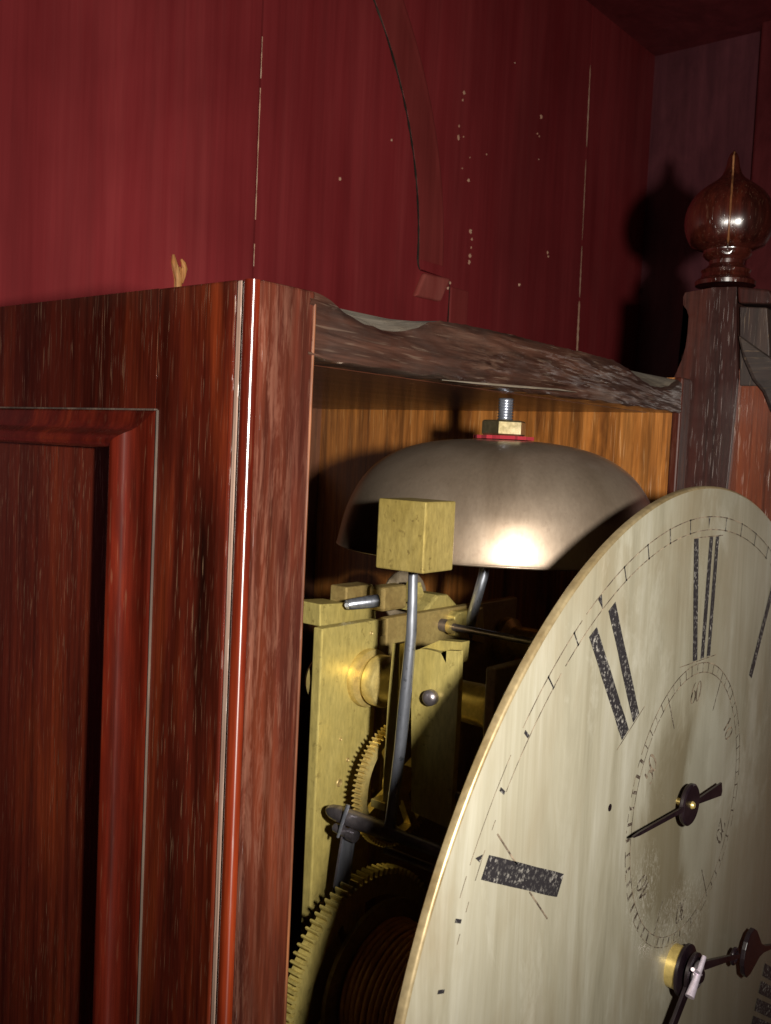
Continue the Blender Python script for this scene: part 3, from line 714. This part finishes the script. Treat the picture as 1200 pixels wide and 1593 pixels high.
nums={1:[('I',0)],2:[('I',-.0028),('I',.0028)],3:[('I',-.0055),('I',0),('I',.0055)],4:[('I',-.0096),('I',-.0032),('I',.0032),('I',.0096)],5:[('V',0)],
6:[('V',-.003),('I',.0075)],7:[('V',-.005),('I',.004),('I',.009)],8:[('V',-.008),('I',.001),('I',.0055),('I',.010)],9:[('I',-.0075),('X',.003)],10:[('X',0)],11:[('X',-.0045),('I',.0045)],12:[('X',-.0060),('I',.0022),('I',.0072)]}
Wd=.0040
for hnum,lst in nums.items():
    deg=30*hnum; bm=bmesh.new()
    for kind,o in lst:
        if hnum==12:
            if kind=='X': stroke(bm,0,-.0038,-.0092,.0034)
            else: stroke(bm,0,o-.0004,o+.0004,.0028)
        elif kind=='I': stroke(bm,deg,o,o,(.0046 if hnum==4 else Wd) if hnum!=1 else .0034)
        elif kind=='V': stroke(bm,deg,o,o-.0040,Wd+.0006)
        else: stroke(bm,deg,o+.0020,o-.0020,Wd+ (.0016 if hnum==10 else .0004))
    sub('numeral',bm,WAX)
    bm=bmesh.new(); lo_=min(o for _,o in lst)-.006; hi=max(o for _,o in lst)+.005
    if hnum in (12,):
        serif(bm,deg,ro+.0002,lo_+.001,hi,.00030); serif(bm,deg,ri-.0004,lo_-.003,hi+.001,.00028)
    if hnum==11:
        serif(bm,deg,ri-.0005,-.008,.010,.00025)
    if hnum==10:
        a_=at(772,1298,1,0);b_=at(802,1345,1,0);quad2(bm,(a_.x,a_.z),(a_.x+.0004,a_.z+.0002),(b_.x+.0004,b_.z+.0002),(b_.x,b_.z))
        a_=at(822,1388,1,0);b_=at(850,1430,1,0);quad2(bm,(a_.x,a_.z),(a_.x+.0004,a_.z+.0002),(b_.x+.0004,b_.z+.0002),(b_.x,b_.z))
    if len(bm.faces)>1:
        for f in list(bm.faces):
            b1=bmesh.new(); b1.faces.new([b1.verts.new(v.co) for v in f.verts]); sub('numeral_serif',b1,INK)
        bm.free()
    elif len(bm.faces): sub('numeral_serif',bm,INK)
    else: bm.free()
# minute track: thin circles survive over the top, short marks elsewhere
def arcline(bm,r,w,a0,a1,c=(0,0),gap=0,seed=0):
    n=int(abs(a1-a0)/1.0)+1
    for i in range(n):
        if gap and noise.noise(Vector((i*.35,seed,r*900)))>gap: continue
        A=a0+(a1-a0)*i/n; B=a0+(a1-a0)*(i+1)/n
        quad2(bm,pol(r-w/2,A,0,c),pol(r+w/2,A,0,c),pol(r+w/2,B,0,c),pol(r-w/2,B,0,c))
RO,RIN=.1374,.1334
bm=bmesh.new(); arcline(bm,RO,.00030,-47,75,gap=.42,seed=1); arcline(bm,RIN,.00028,-50,75,gap=.40,seed=2)
arcline(bm,RO,.00018,-66,-47,gap=.05,seed=3); arcline(bm,RIN,.00018,-68,-50,gap=.1,seed=4)
sub('minute_track',bm,INK)
bm=bmesh.new()
for mi in range(60):
    d=6*mi; s=mi if mi<30 else mi-60
    if mi%5==0:
        P=[pol(RIN+.0001,d,0),pol(RO,d,-.0011),pol(RO,d,.0011)] if mi!=0 else [pol(RIN+.0004,d,0),pol(RO,d,-.0006),pol(RO,d,.0006)]
        if s<-8: P=[pol(RIN+.0003,d,.0002),pol(RO-.0012,d,-.0012),pol(RIN+.0005,d,-.0016)] if mi==50 else P
        A=[bm.verts.new((p[0],YD0,p[1])) for p in P]; bm.faces.new(A); continue
    if -7<=s<=14:
        w=.00042; quad2(bm,pol(RIN,d,-w/2),pol(RIN,d,w/2),pol(RO,d,w/2),pol(RO,d,-w/2))
        for rr_ in (RIN,RO): quad2(bm,pol(rr_-.00025,d,-w),pol(rr_-.00025,d,w),pol(rr_+.00025,d,w),pol(rr_+.00025,d,-w))
    else:
        w=.00085; e=random.uniform(-.0003,.0003)
        quad2(bm,pol(RIN+.0006+e,d,-w/2),pol(RIN+.0006+e,d,w/2),pol(RO-.0010+e,d,w/2),pol(RO-.0010+e,d,-w/2))
sub('minute_marks',bm,WAX)
# seconds ring
SCc=(-.0012,.0492); so_,si_=.0432,.0402
bm=bmesh.new()
arcline(bm,so_,.00030,-58,92,SCc,.45,5); arcline(bm,si_,.00028,-50,80,SCc,.42,6)
arcline(bm,so_,.00022,92,302,SCc,.02,7); arcline(bm,si_,.00022,80,310,SCc,.0,8)
sub('seconds_track',bm,INK)
bm=bmesh.new()
for k_ in range(60):
    d=6*k_
    if -1<(((d+180)%360)-180)/1<95 or d>300:
        w=.00034; r1,r2=(si_,so_)
    elif 215<d<=300: w=.0009; r1,r2=(si_+.0002,so_-.0003)
    else:
        if noise.noise(Vector((k_*.7,3,1)))>.12: continue
        w=.0005; r1,r2=(si_+.0003,so_-.0006)
    quad2(bm,pol(r1,d,-w/2,SCc),pol(r1,d,w/2,SCc),pol(r2,d,w/2,SCc),pol(r2,d,-w/2,SCc))
for d in (-30,30,150,210): 
    w=.0004; quad2(bm,pol(.0300,d,-w/2,SCc),pol(.0300,d,w/2,SCc),pol(si_,d,w/2,SCc),pol(si_,d,-w/2,SCc))
sub('seconds_marks',bm,INK2)
# old style figures cut with a broad nib
def nib(bm,P,frame,w0=.00003,w1=.00080,ang=90):
    """P: polyline in glyph space (mm); width depends on direction: vertical strokes swell"""
    L=[]
    for i,p in enumerate(P):
        q_=P[min(i+1,len(P)-1)]; s_=P[max(i-1,0)]
        dx,dz=q_[0]-s_[0],q_[1]-s_[1]; l=math.hypot(dx,dz) or 1
        w=w0+w1*abs(dz/l)**1.6*(1 if i not in (0,len(P)-1) else .4)
        nx_,nz_=-dz/l,dx/l
        L.append(((p[0]*.001+nx_*w/2,p[1]*.001+nz_*w/2),(p[0]*.001-nx_*w/2,p[1]*.001-nz_*w/2)))
    for (a,b),(c,d) in zip(L,L[1:]): quad2(bm,frame(a),frame(b),frame(d),frame(c))
def ell(cx,cz,rx,rz,a0,a1,n=22,sl=.18):
    o=[]
    for i in range(n+1):
        a=R_(a0+(a1-a0)*i/n); x=cx+rx*math.cos(a); z=cz+rz*math.sin(a); o.append((x+sl*z,z))
    return o
G={'0':[ell(0,0,1.5,3.1,0,360)],'1':[[(.3,3.1),(.2,1),(-.1,-1.5),(-.3,-3.1)],[(-.6,2.4),(.3,3.1)]],
'2':[ell(0,1.5,1.4,1.6,170,-40)+[(-.9,-2.2),(-1.7,-3.1)],[(-1.7,-3.0),(-.6,-2.6),(.4,-3.1),(1.2,-2.6)]],
'3':[ell(0,1.7,1.3,1.4,150,-80),ell(0,-1.3,1.5,1.8,90,-150)],
'4':[[(1.1,3.1),(-1.7,-1.0),(1.8,-1.0)],[(1.0,3.0),(.7,0),(.4,-3.1)]],
'5':[[(1.6,3.1),(-.3,3.0)],[(-.3,3.0),(-.9,.6)],ell(-.1,-.9,1.6,2.0,120,-150)],
'6':[ell(0,-1.2,1.5,1.9,0,360),[(1.5,3.1),(.3,2.6),(-.9,1.0),(-1.6,-1.2)]]}
for txt,deg in (('60',0),('10',60),('20',120),('30',180),('40',240),('50',300)):
    for j,ch in enumerate(txt):
        bm=bmesh.new(); ctr=pol(.0345,deg+(j-.5)*6.3,0,SCc); a=R_(deg+(j-.5)*6.3)
        fr_=lambda p,c=ctr,a=a:(c[0]+p[0]*math.cos(a)+p[1]*math.sin(a),c[1]-p[0]*math.sin(a)+p[1]*math.cos(a))
        for P_ in G[ch]:
            if len(P_)<6:
                Q_=[]
                for u_,v_ in zip(P_,P_[1:]): Q_+=[(u_[0]+(v_[0]-u_[0])*t/6,u_[1]+(v_[1]-u_[1])*t/6) for t in range(6)]
                P_=Q_+[P_[-1]]
            nib(bm,P_,fr_)
        sub('seconds_figure',bm,INK if deg in (0,60,300) else INK2)
# small hole near the ring
hp=at(948,1256,1,0)
sub('pin_hole',la([(.0001,0),(.0010,0)],(hp.x,YD0,hp.z),(0,-1,0),20,caps=False),BLUED)

# ------------------------------------------------------------ hands
HCp=at(1046,1501,1,0); HX0,HZ0=HCp.x,HCp.z
hub=mk('hand_collet',la([(.0065,0),(.0065,.0034),(.0060,.0037)],(HX0,0,HZ0),(0,-1,0),48),BRASS_B,mv,smooth='auto')
mk('collet_ring',la([(.0072,.0034),(.0078,.0037),(.0078,.0046),(.0068,.0049)],(HX0,0,HZ0),(0,-1,0),48),BLUED,mv,smooth='auto')
def ringt(R,r,y,c,n=48):
    bm=bmesh.new(); rings=[]
    for a in range(n):
        t=2*math.pi*a/n
        rings.append([bm.verts.new((c[0]+(R+r*math.cos(f))*math.sin(t),y+r*math.sin(f),c[1]+(R+r*math.cos(f))*math.cos(t))) for f in [2*math.pi*b/10 for b in range(10)]])
    for a in range(n):
        A=rings[a];B=rings[(a+1)%n]
        for b in range(10): bm.faces.new((A[b],A[(b+1)%10],B[(b+1)%10],B[b]))
    return bm
mk('minute_hand_boss',la([(.0005,.0060),(.0056,.0060),(.0062,.0063),(.0062,.0072),(.0050,.0074),(.0044,.0066),(.0005,.0066)],(HX0,0,HZ0),(0,-1,0),48),BLUED,mv,smooth='auto')
mk('centre_arbor',la([(.0022,.005),(.0022,.0092),(.0017,.0097)],(HX0,0,HZ0),(0,-1,0),24),BLUED,mv,smooth='auto')
mk('arbor_washer',ringt(.0036,.0007,-.0080,(HX0,HZ0)),STEEL_D,mv,smooth=True)
# hour hand with spade; its shadow on the dial built as a ring
yh=-.0042
hh=at(1165,1481,1,yh); dirv=Vector((hh.x-HX0,0,hh.z-HZ0)); LH=dirv.length; dirv.normalize(); nrm=Vector((-dirv.z,0,dirv.x))
def HP(s,t): v=Vector((HX0,0,HZ0))+dirv*s+nrm*t; return (v.x,v.z)
def handpoly(pts): return [HP(s,t) for s,t in pts]
mk('hour_hand',pr(handpoly([(.004,.0016),(.020,.0013),(LH-.012,.0007),(LH-.012,-.0007),(.020,-.0013),(.004,-.0016)]),1,yh-.0008,yh+.0004),BLUED,mv,bevel=.0002)
rc=HP(LH-.0155,0)
spd=[(LH-.0065,0)]
top=[(-.0062,.0012),(-.0055,.0032),(-.0035,.0056),(-.0005,.0067),(.0025,.0060),(.0060,.0040),(.0095,.0019),(.014,.0009),(.030,.0002)]
mk('hour_hand_spade',pr(handpoly([(LH+a_*1.15,b_*1.25) for a_,b_ in top]+[(LH+a_*1.15,-b_*1.25) for a_,b_ in top[::-1]]),1,yh-.0010,yh+.0006),BLUED,mv,bevel=.0003)
mk('hand_shadow_ring',ringt(.0024,.0007,yh,(rc[0],rc[1]),32),BLUED,mv,smooth=True)
# minute hand pointing down
ym=-.0066; P1=at(1048,1593,1,ym); dirv=Vector((P1.x-HX0,0,P1.z-HZ0)).normalized(); nrm=Vector((-dirv.z,0,dirv.x))
mk('minute_hand',pr(handpoly([(.004,.0022),(.03,.0016),(.11,.0005),(.11,-.0005),(.03,-.0016),(.004,-.0022)]),1,ym-.0005,ym+.0005),BLUED,mv,bevel=.0002)
# taper pin through the arbor
mk('taper_pin',tb([at(1096,1488,1,-.0090),at(1085,1518,1,-.0090),at(1073,1551,1,-.0090)],[.0007,.0010,.0014],16),PINM,mv,smooth='auto')
mk('pin_tail',tb([at(1078,1508,1,-.0092),at(1090,1516,1,-.0092)],.0006,10),PINM,mv,smooth='auto')
# seconds hand
ys=-.0042; scn=at(1075,1252,1,ys); HX0,HZ0=scn.x,scn.z
tip=at(985,1302,1,ys); dirv=Vector((tip.x-HX0,0,tip.z-HZ0)); LS=dirv.length; dirv.normalize(); nrm=Vector((-dirv.z,0,dirv.x))
mk('seconds_hand',pr(handpoly([(.003,.0008),(LS*.9,.0005),(LS,.0002),(LS,-.0002),(LS*.9,-.0005),(.003,-.0008)]),1,ys-.0003,ys+.0003),BLUED,mv)
mk('seconds_hand_tail',pr(handpoly([(-.003,.0007),(-.0245,.0024),(-.0250,.001),(-.0240,-.0019),(-.003,-.0007)]),1,ys-.0003,ys+.0003),BLUED,mv)
mk('seconds_boss',la([(.0001,0),(.0060,0),(.0063,.0004),(.0063,.0012),(.0058,.0016),(.0001,.0016)],(HX0,ys+.0012,HZ0),(0,-1,0),48,caps=False),BLUED,mv,smooth='auto')
mk('seconds_arbor',la([(.0012,0),(.0012,.0048),(.0008,.0054)],(HX0,0,HZ0),(0,-1,0),20),BRASS_B,mv,smooth='auto')
for o in list(bpy.data.objects):
    if o.type=='MESH' and len(o.data.polygons)==0: print('EMPTY MESH',o.name)
